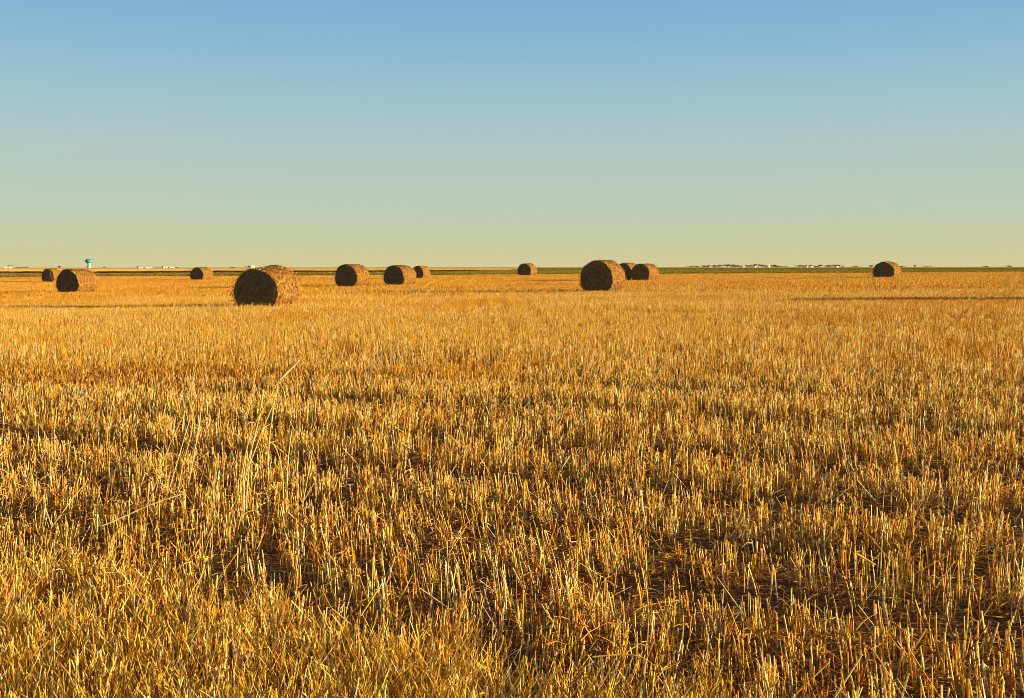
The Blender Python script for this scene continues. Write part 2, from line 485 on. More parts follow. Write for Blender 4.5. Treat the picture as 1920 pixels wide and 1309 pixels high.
def make_tile(size, nst, radk, dens_kind, leafn, pal=PW):
    """square tile centred on the origin, rows along local x"""
    b = Bag()
    x = rng.uniform(-size/2, size/2, nst*2); y = rng.uniform(-size/2, size/2, nst*2)
    y = (np.round(y/0.17))*0.17 + rng.normal(0, 0.045, len(x))
    sd = rng.integers(1, 90)
    dd = np.clip(1.5*hash_noise(x*0.7, y*1.5, 0.3, sd) + 0.1, 0, 1)
    if dens_kind == 1: dd *= 1 - 0.9*np.exp(-(y/(0.16*size))**2)
    if dens_kind == 2: dd *= 0.55
    k_ = rng.uniform(0, 1, len(x)) < dd; x, y = x[k_], y[k_]; n_ = len(x)
    h = np.clip(0.15 + rng.normal(0, 0.045, n_) + (rng.uniform(0, 1, n_) < 0.06)*0.07 + 0.06*(hash_noise(x, y, 0.4, sd + 1) - 0.5), 0.05, 0.32)
    ln_ = rng.normal(0, 0.15, (n_, 2)) + (rng.uniform(0, 1, (n_, 1)) < 0.1)*rng.normal(0, 0.5, (n_, 2))
    D_ = np.stack([ln_[:, 0]*h, ln_[:, 1]*h, h], 1)
    P_ = np.stack([x, y, np.zeros(n_) - 0.01], 1)
    b.add(tubes(P_, D_, rng.uniform(0.0022, 0.0048, n_)*radk, 3, None, 1), straw_tint(n_, pal, 0.18))
    m_ = int(n_*leafn); i_ = rng.integers(0, n_, m_)
    az_ = rng.uniform(0, 6.28, m_); l_ = rng.uniform(0.03, 0.12, m_)
    DD_ = np.stack([np.cos(az_)*l_, np.sin(az_)*l_, rng.uniform(-0.3, 1, m_)*l_], 1)
    b.add(ribbons(P_[i_] + D_[i_]*rng.uniform(0.1, 0.9, (m_, 1)), DD_, np.stack([np.zeros(m_)]*2 + [-rng.uniform(0.2, 1, m_)*l_], 1), rng.uniform(0.004, 0.009, m_)*radk, 1),
          straw_tint(m_, (0.18, 0.28, 0.08, 0.22, 0.05, 0.16, 0.03)))
    return b

def lay_tiles(size, y0, y1, K):
    n_s = np.arange(-200, 400)
    SS, TT = np.meshgrid(np.arange(-60, 260, size), np.arange(-230, 200, size))
    s_ = SS.ravel(); t_ = TT.ravel() + (np.round(SS.ravel()/size) % 2)*size*0.37
    X_, Y_ = xy(s_, t_)
    k_ = (Y_ > y0) & (Y_ <= y1) & (np.abs(X_) < 0.475*Y_ + 2.5)
    return X_[k_], Y_[k_], s_[k_], t_[k_]

def gap_kind(s_, t_, size):
    n1 = hash_noise(t_*0.15, s_, 2.6, 51); n2 = hash_noise(t_, s_, 3.0, 52)
    r_ = rng.uniform(0, 1, len(s_))
    kind = np.where(n1 > 0.84, 1, 0)
    kind = np.where((kind == 0) & (n2 < 0.2), 2, kind)
    return kind

P_OR = (0.28, 0.26, 0.08, 0.16, 0.02, 0.05, 0.15)
P_PALE = (0.24, 0.10, 0.24, 0.08, 0.13, 0.05, 0.16)
P_BR = (0.24, 0.24, 0.08, 0.20, 0.03, 0.15, 0.06)
tiles = ([make_tile(1.0, 170, 1.0, 0, 0.9) for _ in range(2)] + [make_tile(1.0, 175, 1.0, 0, 1.2, P_OR)] + [make_tile(1.0, 170, 1.0, 0, 0.8, P_PALE) for _ in range(2)]
         + [make_tile(1.0, 150, 1.0, 1, 0.9, P_BR) for _ in range(2)] + [make_tile(1.0, 150, 1.0, 2, 0.9)])
def mood(X, Y, sc):
    """orange, plain or pale straw, in drifting patches"""
    v = hash_noise(X, Y, sc, 81)*0.6 + hash_noise(X, Y, sc*0.35, 82)*0.4 + rng.normal(0, 0.07, len(X))
    return np.where(v < 0.42, 2, np.where(v < 0.60, rng.integers(0, 2, len(X)), rng.integers(3, 5, len(X))))
X, Y, s, t = lay_tiles(1.0, 14.3, 62, 8)
kind = gap_kind(s, t, 1.0)
pid = np.where(kind == 0, mood(X, Y, 7), np.where(kind == 1, rng.integers(5, 7, len(X)), 7))
rot = np.zeros((len(X), 3)); rot[:, 2] = -RA + math.pi*rng.integers(0, 2, len(X))
scl = np.ones((len(X), 3)); scl[:, 2] = 0.82 + 0.4*hash_noise(X, Y, 6, 61)
tiled('middle_stubble', tiles, np.stack([X, Y, ground(X, Y)], 1), pid, rot, scl, M_STRAW, 'golden cut stubble covering the middle of the field', 'stubble')
print('tiles mid', len(X))
tiles = ([make_tile(2.0, 260, 2.4, 0, 0.5, P_BR), make_tile(2.0, 260, 2.4, 0, 0.5, P_OR), make_tile(2.0, 260, 2.4, 0, 0.5, P_OR), make_tile(2.0, 260, 2.4, 0, 0.5), make_tile(2.0, 260, 2.4, 0, 0.5, P_BR)]
         + [make_tile(2.0, 260, 2.4, 1, 0.5, P_BR), make_tile(2.0, 260, 2.4, 2, 0.5, P_OR)])
X, Y, s, t = lay_tiles(2.0, 61.3, 164, 6)
kind = gap_kind(s, t, 2.0)
pid = np.where(kind == 0, mood(X, Y, 16), np.where(kind == 1, 5, 6))
rot = np.zeros((len(X), 3)); rot[:, 2] = -RA + math.pi*rng.integers(0, 2, len(X))
scl = np.ones((len(X), 3)); scl[:, 2] = 0.85 + 0.4*hash_noise(X, Y, 9, 62)
tiled('far_stubble', tiles, np.stack([X, Y, ground(X, Y)], 1), pid, rot, scl, M_STRAW, 'pale orange stubble of the far part of the field by the green strip', 'stubble')
print('tiles far', len(X))

# green weeds in the bare track at the lower right
bag = Bag()
N = 9000
X = rng.uniform(-0.5, 4, N); Y = rng.uniform(3.3, 6.5, N)
s, t = st(X, Y)
k = visible(X, Y) & (np.exp(-((s - 4.85)/0.3)**2)*np.clip(t + 0.4, 0, 1.2) + np.exp(-((s - 3.95)/0.15)**2)*np.clip(t - 0.5, 0, 1)*0.5 > rng.uniform(0, 1.2, N) + 0.9*(1 - hash_noise(X, Y, 0.28, 71)) - 0.35)
X, Y = X[k], Y[k]; n = len(X)
az = rng.uniform(0, 6.28, n); ln = rng.uniform(0.02, 0.06, n)
DD = np.stack([np.cos(az)*ln, np.sin(az)*ln, rng.uniform(0.1, 0.9, n)*ln], 1)
bag.add(ribbons(np.stack([X, Y, ground(X, Y) + 0.005], 1), DD, rng.normal(0, 0.2, (n, 3))*ln[:, None], rng.uniform(0.004, 0.009, n)), np.array([(0.06, 0.085, 0.02)])*rng.uniform(0.6, 1.5, (n, 1)))
print('weeds', n)
tag(link('low_weeds', bag.mesh('low_weeds', [straw_mat('weed_leaf', 0.2)])), 'dark green low weeds in the bare gap at lower right', 'weeds', kind='stuff')

# ------------------------------------------------------------------ green crop band and dark verge
def crop_tile(w, hgt, n_, cols):
    b = Bag()
    x = rng.normal(0, w*0.3, n_); y = rng.normal(0, w*0.3, n_)
    az_ = rng.uniform(0, 6.28, n_)
    l_ = hgt*rng.uniform(0.4, 1.0, n_)
    D_ = np.stack([np.cos(az_)*l_*0.45, np.sin(az_)*l_*0.45, l_], 1)
    c = np.array(cols)[rng.integers(0, len(cols), n_)]*rng.uniform(0.7, 1.3, (n_, 1))
    b.add(ribbons(np.stack([x, y, -0.02 + 0*x], 1), D_, np.stack([D_[:, 0]*0.6, D_[:, 1]*0.6, -0.3*l_], 1), np.full(n_, 0.09)*rng.uniform(0.6, 1.6, n_)), c)
    return b
GREEN = [(0.27, 0.25, 0.02), (0.19, 0.18, 0.018), (0.36, 0.29, 0.03), (0.42, 0.26, 0.04)]
OLIVE = [(0.26, 0.18, 0.035), (0.18, 0.13, 0.03), (0.36, 0.22, 0.05)]
tiles = [crop_tile(1.1, 0.5, 60, GREEN) for _ in range(4)] + [crop_tile(1.1, 0.42, 50, OLIVE) for _ in range(3)]
N = 60000
Y = 165 + (232 - 165)*rng.uniform(0, 1, N); Y[N//2:] = 165 + 900*rng.uniform(0, 1, N - N//2)**1.8
X = rng.uniform(-0.5, 0.5, N)*(Y*0.95 + 8)
k = Y < far_edge(X) - 1; X, Y = X[k], Y[k]; n = len(X)
isg = rng.uniform(0, 1, n) < np.clip((X/Y + 0.10)/0.16, 0.06, 0.62)
pid = np.where(isg, rng.integers(0, 4, n), rng.integers(4, 7, n))
rot = np.zeros((n, 3)); rot[:, 2] = rng.uniform(0, 6.28, n)
sc_ = (rng.uniform(0.7, 1.25, n)*np.clip(Y/230, 1, 2.2))
scl = np.stack([sc_*1.3, sc_*1.3, rng.uniform(0.7, 1.25, n)], 1)
tiled('green_crop', tiles, np.stack([X, Y, ground(X, Y)], 1), pid, rot, scl, straw_mat('crop_leaf', 0.25, spec=0.15), 'low green weedy crop in a strip beyond the stubble field', 'crop')
print('crop', n)
DK = [(0.16, 0.09, 0.03), (0.22, 0.13, 0.045), (0.11, 0.07, 0.025)]
tiles = [crop_tile(1.6, 1.05, 260, DK) for _ in range(3)]
xv = np.arange(-118, 2, 0.8); n = len(xv)
rot = np.zeros((n, 3)); rot[:, 2] = rng.uniform(0, 6.28, n)
scl = np.stack([np.full(n, 1.4), np.full(n, 1.0), rng.uniform(0.8, 1.05, n)*np.clip((4 - xv)/14, 0.2, 1)], 1)
yv = far_edge(xv) + 1.5 + rng.normal(0, 0.3, n)
tiled('dark_verge_weeds', tiles, np.stack([xv, yv, ground(xv, yv)], 1), rng.integers(0, 3, n), rot, scl, straw_mat('verge_weed', 0.1), 'dark brown line of tall weeds along the far edge of the strip at left', 'weeds')

DRY = [(0.80, 0.52, 0.14), (0.86, 0.60, 0.22), (0.70, 0.40, 0.09)]
tiles = [crop_tile(2.6, 0.34, 70, DRY) for _ in range(4)]
N = 60000
Y = 234 + 3000*rng.uniform(0, 1, N)**1.6
X = rng.uniform(-0.5, 0.5, N)*(Y*0.97 + 10)
k = Y > far_edge(X); X, Y = X[k], Y[k]; n = len(X)
rot = np.zeros((n, 3)); rot[:, 2] = rng.uniform(0, 6.28, n)
sc_ = np.clip(Y/400, 1, 4)
scl = np.stack([sc_, sc_, rng.uniform(0.6, 1.1, n)], 1)
tiled('far_dry_grass', tiles, np.stack([X, Y, ground(X, Y)], 1), rng.integers(0, 4, n), rot, scl, straw_mat('far_grass_blade', 0.2), 'pale dry grass on the flat land beyond the green strip at left', 'grass')

# ------------------------------------------------------------------ round bales
FIBRE = (0.16, 0.16, 0.19, 0.18, 0.05, 0.26, 0.0)
def make_bale(px_l, px_r, px_side, py_top, py_base, label, L=1.7, fixed=None, lop=0.0, seed=0):
    rs = np.random.default_rng(100 + seed)
    if fixed:
        Xf, Yf, a, D, wf = fixed
    else:
        cx = (px_l + px_r)/2
        Xf, Yf = locate(cx, py_base, 0.15)
        bearing = math.atan2(Xf, Yf)
        mpp = Yf / F
        D = (py_base - py_top)*mpp + 0.13
        sidem = (px_side - px_r)*mpp
        th = math.asin(min(0.8, max(0.15, sidem / (L*0.93))))
        a = th + bearing
        wf = ((px_r - px_l)*mpp) / (D*math.cos(th))
        wf = min(1.18, max(0.90, wf))
    print('bale', label[:28], 'X %.1f Y %.1f D %.2f a %.0f wf %.2f' % (Xf, Yf, D, math.degrees(a), wf))
    root = empty('hay_bale', (Xf, Yf, gz(Xf, Yf)), -a)     # local +y is the axis, origin under the near end
    tag(root, label, 'hay bale', 'round straw bales standing in the stubble field')
    Rr = D/1.86; cz = D - Rr
    big = (py_base - py_top) > 40
    NA, NL = (112, 30) if big else (72, 16)
    def rad_at(ph, v):
        n1 = mnoise.noise(Vector((math.cos(ph)*1.5, math.sin(ph)*1.5, v*1.2 + seed*7.7)))
        n2 = mnoise.noise(Vector((math.cos(ph)*6, math.sin(ph)*6, v*5 + seed*3.1)))
        n3 = mnoise.noise(Vector((math.cos(ph)*16, math.sin(ph)*16, v*14 + seed)))
        return Rr*(1 + 0.05*n1 + 0.04*n2 + 0.032*n3)
    def pt(ph, y, rr):
        x = math.sin(ph)*rr*wf; z = cz + math.cos(ph)*rr + lop*(y/L)
        sag = max(0.0, (cz - z)/Rr)
        x *= 1 + 0.07*sag*(1 - sag)*4 + 0.04*math.sin(seed*2.1)*sag
        zb = -0.03
        if z < zb + 0.26: z = zb + 0.05 + (z - zb)*0.2 - 0.05*0.5
        z = max(z, -0.05)
        return (x, y, z)
    # curved side
    bm = bmesh.new(); rings = []
    for j in range(NL + 1):
        v = j/NL; y = v*L
        edge = 1 - 0.05*math.exp(-(min(v, 1 - v)*L/0.05)**1.0)
        lump = 0.012*math.sin(v*L*21 + seed)
        ring = []
        for i in range(NA):
            ph = 2*math.pi*i/NA
            yy = y + (0.02*mnoise.noise(Vector((ph*3, v*3, seed))) if 0 < j < NL else 0)
            ring.append(bm.verts.new(pt(ph, yy, rad_at(ph, v*L)*edge + lump*Rr)))
        rings.append(ring)
    for j in range(NL):
        for i in range(NA):
            i2 = (i + 1) % NA
            bm.faces.new((rings[j][i], rings[j+1][i], rings[j+1][i2], rings[j][i2]))
    link('rolled_side', bm_mesh('rolled_side', bm, M_BALE_SIDE), root)
    # two ends: coils of the roll as real ridges
    NR = 26 if big else 14
    for end in (0, 1):
        bm = bmesh.new(); rg = []
        for j in range(NR + 1):
            u = j/NR; ring = []
            for i in range(NA):
                ph = 2*math.pi*i/NA
                rr = rad_at(ph, end*L)*(0.95 + 0.0)*u + lop*0
                e2 = 0.012*math.sin(seed)
                rr = (rad_at(ph, end*L)*0.95 + 0.012*math.sin(end*L*21 + seed)*Rr)*u
                dome = 0.07*(1 - u*u)
                coil = 0.022*math.sin(2*math.pi*(u*8.0 + ph/(2*math.pi))) * (1 if u < 0.97 else 0.2)
                nz = 0.05*mnoise.noise(Vector((math.cos(ph)*u*4, math.sin(ph)*u*4, seed + end*9))) + 0.03*mnoise.noise(Vector((math.cos(ph)*u*14, math.sin(ph)*u*14, seed)))
                off = (dome + coil + nz)*(1 - u**10)
                p = pt(ph, end*L + (off if end else -off), rr)
                ring.append(bm.verts.new(p))
            rg.append(ring)
        for j in range(NR):
            for i in range(NA):
                i2 = (i + 1) % NA
                q = (rg[j][i], rg[j+1][i], rg[j+1][i2], rg[j][i2])
                bm.faces.new(q if not end else q[::-1])
        bmesh.ops.remove_doubles(bm, verts=rg[0], dist=1e-4)
        link('coiled_end', bm_mesh('coiled_end', bm, M_BALE_END), root)
    # loose straw over the side and round the rims
    ns = 1900 if big else 600
    wk = 1.0 if big else 1.5
    ph = rs.uniform(0, 2*math.pi, ns); v = rs.uniform(0, 1, ns)*L
    rim = rs.uniform(0, 1, ns) < 0.25; v[rim] = rs.choice([0.0, 1.0], rim.sum())*L
    P = np.array([pt(p_, v_, rad_at(p_, v_)*0.985) for p_, v_ in zip(ph, v)])
    tang = np.stack([np.cos(ph)*wf, 0*ph, -np.sin(ph)], 1)
    nor = np.stack([np.sin(ph), 0*ph, np.cos(ph)], 1)
    ax = np.tile([0, 1.0, 0], (ns, 1))
    ln = (rs.uniform(0.07, 0.26, ns)*np.where(rs.uniform(0, 1, ns) < 0.08, 1.7, 1))[:, None]
    D_ = (tang*rs.choice([-1, 1], ns)[:, None]*rs.uniform(0.3, 1, (ns, 1)) + ax*rs.normal(0, 0.45, (ns, 1)) + nor*rs.uniform(0.02, 0.6, (ns, 1)))*ln
    k_ = P[:, 2] > 0.05
    P, D_, ln = P[k_], D_[k_], ln[k_]
    b = Bag()
    b.add(ribbons(P, D_, np.tile([0, 0, -0.25], (len(P), 1))*ln, rs.uniform(0.010, 0.024, len(P))*wk), straw_tint(len(P), FIBRE))
    # ragged tufts at the foot
    nf = 500 if big else 200
    side = rs.integers(0, 3, nf)
    x = np.where(side == 0, rs.uniform(-1, 1, nf)*Rr*0.9*wf, np.where(side == 1, 1, -1)*Rr*wf*rs.uniform(0.55, 1.0, nf))
    y = np.where(side == 0, -0.06 - rs.uniform(0, 0.12, nf), rs.uniform(-0.1, L, nf))
    h = rs.uniform(0.06, 0.22, nf)
    D2 = np.stack([rs.normal(0, 0.5, nf)*h, rs.normal(0, 0.4, nf)*h, h], 1)
    b.add(ribbons(np.stack([x, y, 0*x], 1), D2, 0*D2, rs.uniform(0.010, 0.022, nf)*wk), straw_tint(nf))
    o = link('loose_straw', b.mesh('loose_straw', [M_BALE_STRAW]), root)
    o['kind'] = 'stuff'
    return root

make_bale(80.5, 99.5, 113, 502, 527, 'small far round bale partly hidden behind the bigger bale at far left', seed=1)
make_bale(107, 147, 178, 503, 547, 'round bale at far left with the water tower rising behind it', seed=2)
make_bale(357, 381, 397.5, 500, 524, 'lone small round bale standing between the far left pair and the largest bale', seed=3)
make_bale(438, 521, 560, 503, 574, 'largest nearest round bale, slumped and wide, with a shaggy sunlit side', seed=4, lop=0.14)
make_bale(629, 668, 690, 495, 537, 'round bale next right of the largest one, left of a nearly touching pair', seed=5)
make_bale(719.5, 757, 779, 497, 534, 'bigger front bale of the overlapping pair left of centre', seed=6)
make_bale(774, 793, 806, 498, 521.5, 'small bale peeking out behind the right side of a bigger one, left of centre', seed=7)
make_bale(971, 995, 1006, 494, 516.5, 'smallest lone round bale near the middle of the horizon', seed=8)
make_bale(1089, 1147, 1169, 488.5, 546, 'tall round bale right of centre with the largest dark round end after the nearest bale', seed=9)
make_bale(1155, 1183, 1198, 493, 525.5, 'round bale wedged between the tall bale and its right neighbour, mostly hidden', seed=10)
make_bale(1184, 1217, 1233, 494.5, 526, 'rightmost bale of the cluster of three right of centre', seed=11)
make_bale(1638.5, 1674, 1686, 492, 522, 'isolated round bale at far right against the green strip', seed=12)
# its long shadow crosses the field at right; the bale itself stands just past the frame
bx, by = locate(1935, 567, 0.0)
make_bale(0, 0, 0, 0, 50, 'round bale standing just beyond the right edge of the view', fixed=(bx + 0.5, by - 0.9, R(35), 1.6, 1.0), seed=13)

# ------------------------------------------------------------------ single tall dry grasses and loose straws near the camera
def curve_tube(points, r0, r1, material, name, parent=None, k=5):
    pts = [Vector(p) for p in points]
    # smooth the polyline
    P = []
    for i in range(len(pts) - 1):
        p0 = pts[max(i-1, 0)]; p1 = pts[i]; p2 = pts[i+1]; p3 = pts[min(i+2, len(pts)-1)]
        for t_ in np.linspace(0, 1, 5)[:-1]:
            P.append(0.5*((2*p1) + (p2 - p0)*t_ + (2*p0 - 5*p1 + 4*p2 - p3)*t_*t_ + (3*p1 - p0 - 3*p2 + p3)*t_**3))
    P.append(pts[-1])
    V = []; Q = []
    for i, p in enumerate(P):
        d = (P[min(i+1, len(P)-1)] - P[max(i-1, 0)]).normalized()
        a = d.cross(Vector((0.2, 0.9, 0.3))).normalized(); b = d.cross(a)
        r = r0 + (r1 - r0)*i/(len(P) - 1)
        if i % 7 == 3: r *= 1.25
        for j in range(k):
            an = 6.2832*j/k
            V.append(p + (a*math.cos(an) + b*math.sin(an))*r)
    for i in range(len(P) - 1):
        for j in range(k):
            Q.append((i*k + j, i*k + (j+1) % k, (i+1)*k + (j+1) % k, (i+1)*k + j))
    V = np.array([tuple(v) for v in V]); tint = np.tile(straw_tint(1, (0, 0, 0.6, 0, 0.4, 0, 0), 0.03), (len(V), 1))
    return link(name, mesh_np(name, V, np.array(Q), [material], tint), parent)

def at_depth(px, py, Y_):
    sx_, sz_ = ray(px, py)
    return Vector((sx_*Y_, Y_, EYE + sz_*Y_))

def grass_tuft(label, stems, name='dry_grass', seed=()):
    """stems: lines of the photograph from root to tip; the plant stands where its root meets the ground"""
    x0, y0 = stems[0][0]
    X0, depth = locate(x0, y0)
    root = empty(name, (X0, depth, gz(X0, depth)))
    tag(root, label, 'dry grass', 'tall dry grass stems standing above the stubble')
    for k_, pl in enumerate(stems):
        dd = locate(*pl[0])[1]; lean = random.uniform(-0.12, 0.12)
        P = [at_depth(px, py, dd + lean*i/(len(pl) - 1)) for i, (px, py) in enumerate(pl)]
        loc = [p - Vector(root.location) for p in P]
        curve_tube(loc, 0.0041, 0.0027, M_STRAW, 'stem', root)
        if k_ in seed:        # a spike of seed at the tip
            curve_tube([loc[-2].lerp(loc[-1], 0.1), loc[-2].lerp(loc[-1], 0.55), loc[-1], loc[-1] + (loc[-1] - loc[-2])*0.25], 0.009, 0.003, M_STRAW, 'seed_head', root, 6)
        if k_ % 2 == 0:       # a dry blade halfway up
            m_ = loc[len(loc)//2]
            bb = Bag()
            n_ = 3
            P_ = np.array([tuple(m_)]*n_); az_ = rng.uniform(0, 6.28, n_); l_ = rng.uniform(0.06, 0.14, n_)
            bb.add(ribbons(P_, np.stack([np.cos(az_)*l_, np.sin(az_)*l_, l_*0.7], 1), np.stack([0*l_, 0*l_, -0.9*l_], 1), np.full(n_, 0.006), 4), straw_tint(n_))
            link('leaf_blade', bb.mesh('leaf_blade', [M_STRAW]), root)
    return root

grass_tuft('tallest leaning tuft of dry grass, its stems crossing left of the picture centre', [
    [(452, 1000), (452, 940), (450, 904), (467, 821), (478, 793), (506, 744), (522, 713), (554, 682)],
    [(455, 1000), (457, 940), (459, 895), (478, 843), (497, 793), (517, 744), (521, 716)],
    [(451, 998), (455, 942), (456, 898), (462, 850)],
    [(460, 995), (462, 930), (470, 850), (484, 790), (492, 742)],
    [(453, 996), (456, 920), (468, 850), (486, 800)]], seed=(0, 3))
grass_tuft('thin dry grass stem rising highest, curved at its tip, behind the leaning tuft', [
    [(455, 805), (463, 769), (473, 730), (481, 694), (498, 658)],
    [(458, 803), (468, 760), (476, 728)]])
grass_tuft('slanted dry grass stems with a bent flag leaf, right of the single left stem', [
    [(280, 937), (292, 904), (315, 840), (346, 773)],
    [(308, 945), (318, 912), (340, 838), (355, 786)],
    [(345, 940), (351, 915), (368, 826), (379, 757), (388, 751), (388, 776)],
    [(330, 942), (340, 880), (356, 820), (362, 784)]])
grass_tuft('single upright dry grass stem with a seed tip at far left of the field', [
    [(198, 860), (201, 815), (209, 760), (225, 704)]])
grass_tuft('upright dry grass stems just right of the leaning tuft, ending in broken tips', [
    [(503, 985), (503, 904), (504, 832), (517, 735)],
    [(531, 985), (530, 901), (522, 854), (511, 829)],
    [(536, 985), (539, 873), (547, 804)]])
grass_tuft('short slanted dry grass stems leaning right over the bare gap near the left centre', [
    [(548, 992), (560, 955), (588, 906)], [(560, 990), (568, 940), (587, 837)]])

def loose_straw(label, depth, pl, r=0.004, extra=()):
    P = [at_depth(px, py, depth + d_) for (px, py, d_) in pl]
    c = P[0].copy()
    o = curve_tube([p - c for p in P], r, r*0.7, M_STRAW, 'straw_stem')
    o.location = c
    tag(o, label, 'straw')
    return o
loose_straw('long straw lying aslant on the stubble at left, rising to the right', 5.75, [(190, 985, 0), (230, 968, .02), (290, 942, .05), (346, 924, .08)], 0.0042)
loose_straw('pale straw leaning steeply beside a dark gap near the left edge', 5.9, [(95, 988, 0), (115, 962, 0), (138, 930, .05), (160, 905, .08)], 0.0038)
loose_straw('curved straw hanging over the stubble at bottom, right of the middle', 3.95, [(1110, 1232, 0), (1160, 1228, 0), (1200, 1232, 0), (1236, 1256, -.02)], 0.0034)
loose_straw('thin straw sticking up and right across the curved straw at bottom', 3.97, [(1160, 1246, 0), (1176, 1222, 0), (1206, 1204, 0.03)], 0.0026)
loose_straw('straight pale straw slanting over the dark gap right of the middle', 4.75, [(1168, 1166, 0), (1196, 1142, 0), (1230, 1132, 0.02), (1272, 1126, 0.04)], 0.0036)
loose_straw('short thick pale straw caught across the stalks at right', 5.15, [(1606, 1040, 0), (1622, 1049, 0), (1640, 1060, 0)], 0.006)
loose_straw('bent straw leaning to the right above green weeds at lower right', 4.6, [(1604, 1182, 0), (1618, 1166, 0), (1644, 1150, 0.02)], 0.0036)
loose_straw('curled straw lying at left among orange stubble, far from the camera', 8.4, [(147, 748, 0), (156, 742, 0), (168, 744, 0), (175, 750, 0)], 0.006)

# ------------------------------------------------------------------ far things
def box_bm(bm, x0, x1, y0, y1, z0, z1):
    v = [bm.verts.new(p) for p in ((x0,y0,z0),(x1,y0,z0),(x1,y1,z0),(x0,y1,z0),(x0,y0,z1),(x1,y0,z1),(x1,y1,z1),(x0,y1,z1))]
    for f_ in ((0,1,5,4),(1,2,6,5),(2,3,7,6),(3,0,4,7),(4,5,6,7),(3,2,1,0)): bm.faces.new([v[i] for i in f_])

def building(px0, px1, hgt, dist, label, wall=None, roofm=None, rz=R(32), depthm=None, gable=0.35, name='farm_shed', cat='building'):
    wall = wall or M_WHITE; roofm = roofm or M_ROOFW
    cx = (px0 + px1)/2
    sx_, _ = ray(cx, 502)
    X_ = sx_*dist
    w = (px1 - px0)/F*dist*(0.75 if name == 'small_house' else 1)
    dp = depthm or w*0.35
    wl_ = max(w*0.5, (w - dp*abs(math.sin(rz)))/math.cos(rz))
    root = empty(name, (X_, dist, gz(X_, dist)), rz)
    tag(root, label, cat)
    hw, hd = wl_/2, dp/2
    bm = bmesh.new(); box_bm(bm, -hw, hw, -hd, hd, 0, hgt*(1 - gable))
    # gable ends
    for s_ in (-1, 1):
        a_ = [bm.verts.new(p) for p in ((s_*hw*0.999, -hd, hgt*(1-gable)), (s_*hw*0.999, hd, hgt*(1-gable)), (s_*hw*0.999, 0, hgt*0.985))]
        bm.faces.new(a_)
    link('wall', bm_mesh('wall', bm, wall, False), root)
    bm = bmesh.new(); e = 0.15; hr = hgt; hb = hgt*(1-gable)
    for s_ in (-1, 1):
        q = [(-hw-e, s_*(hd+e), hb-0.02), (hw+e, s_*(hd+e), hb-0.02), (hw+e, 0, hr), (-hw-e, 0, hr)]
        lo = [bm.verts.new(p) for p in q]; up_ = [bm.verts.new((p[0], p[1], p[2] + 0.12)) for p in q]
        bm.faces.new(up_ if s_ < 0 else up_[::-1]); bm.faces.new(lo[::-1] if s_ < 0 else lo)
        for i in range(4):
            i2 = (i+1) % 4; bm.faces.new((lo[i], lo[i2], up_[i2], up_[i]))
    link('roof', bm_mesh('roof', bm, roofm, False), root)
    bm = bmesh.new(); box_bm(bm, -0.12*wl_, 0.05*wl_, -hd-0.06, -hd+0.02, 0, hgt*0.5); link('door', bm_mesh('door', bm, M_GLASS, False), root)
    for xx in (-0.36, 0.3):
        bm = bmesh.new(); box_bm(bm, xx*wl_, (xx+0.09)*wl_, -hd-0.05, -hd+0.02, hgt*0.3, hgt*0.5); link('window', bm_mesh('window', bm, M_GLASS, False), root)
    return root

def tree_meshes(seed, low=False):
    rs = np.random.default_rng(seed)
    # crown in unit size: radius ~1 wide, height 0.25..1 of tree; many leaf clumps in several lobes
    V = []; Q = []
    nl = 7
    cen = [(rs.normal(0, 0.34), rs.normal(0, 0.34), rs.uniform(0.38, 0.80)) for _ in range(nl)]
    for c in cen:
        r = rs.uniform(0.16, 0.28)
        for _ in range(85):
            d_ = rs.normal(size=3); d_ /= np.linalg.norm(d_)
            p = np.array(c) + d_*r*rs.uniform(0.55, 1.1)*np.array([1, 1, 0.75])
            a_ = rs.normal(size=3); a_ /= np.linalg.norm(a_); b_ = np.cross(a_, rs.normal(size=3)); b_ /= np.linalg.norm(b_)
            z_ = rs.uniform(0.03, 0.07); i = len(V)
            V += [p - a_*z_, p - b_*z_*0.6, p + a_*z_, p + b_*z_*0.6]; Q.append((i, i+1, i+2, i+3))
    cm = mesh_np('crown', np.array(V), np.array(Q), [M_LEAF])
    bag_ = Bag()
    P = [(0, 0, 0)]; D_ = [(rs.normal(0, 0.03), rs.normal(0, 0.03), 0.5)]; r_ = [0.05]
    for c in cen[:5]:
        P.append((0, 0, 0.22)); D_.append((c[0]*0.9, c[1]*0.9, c[2] - 0.22)); r_.append(0.022)
    bag_.add(tubes(np.array(P), np.array(D_), np.array(r_), 6, None, 2, 0.5), np.ones((len(P), 3)))
    tm = mesh_np('trunk', np.concatenate(bag_.V), np.concatenate(bag_.Q), [M_BARK])
    return cm, tm
TV = [tree_meshes(s_) for s_ in (3, 5, 8, 13)]

def tree(px, wpx, hpx, dist, label, group):
    """hpx: height above its ground in photo pixels"""
    sx_, _ = ray(px, 502)
    X_ = sx_*dist
    h = hpx*dist/F; w = wpx*dist/F
    root = empty('shade_tree', (X_, dist, gz(X_, dist)), random.uniform(0, 6.28))
    tag(root, label, 'tree', group)
    cm, tm = random.choice(TV)
    root.scale = (w*1.0, w*0.85, h*1.22)
    link('crown', cm, root); link('trunk', tm, root)
    return root

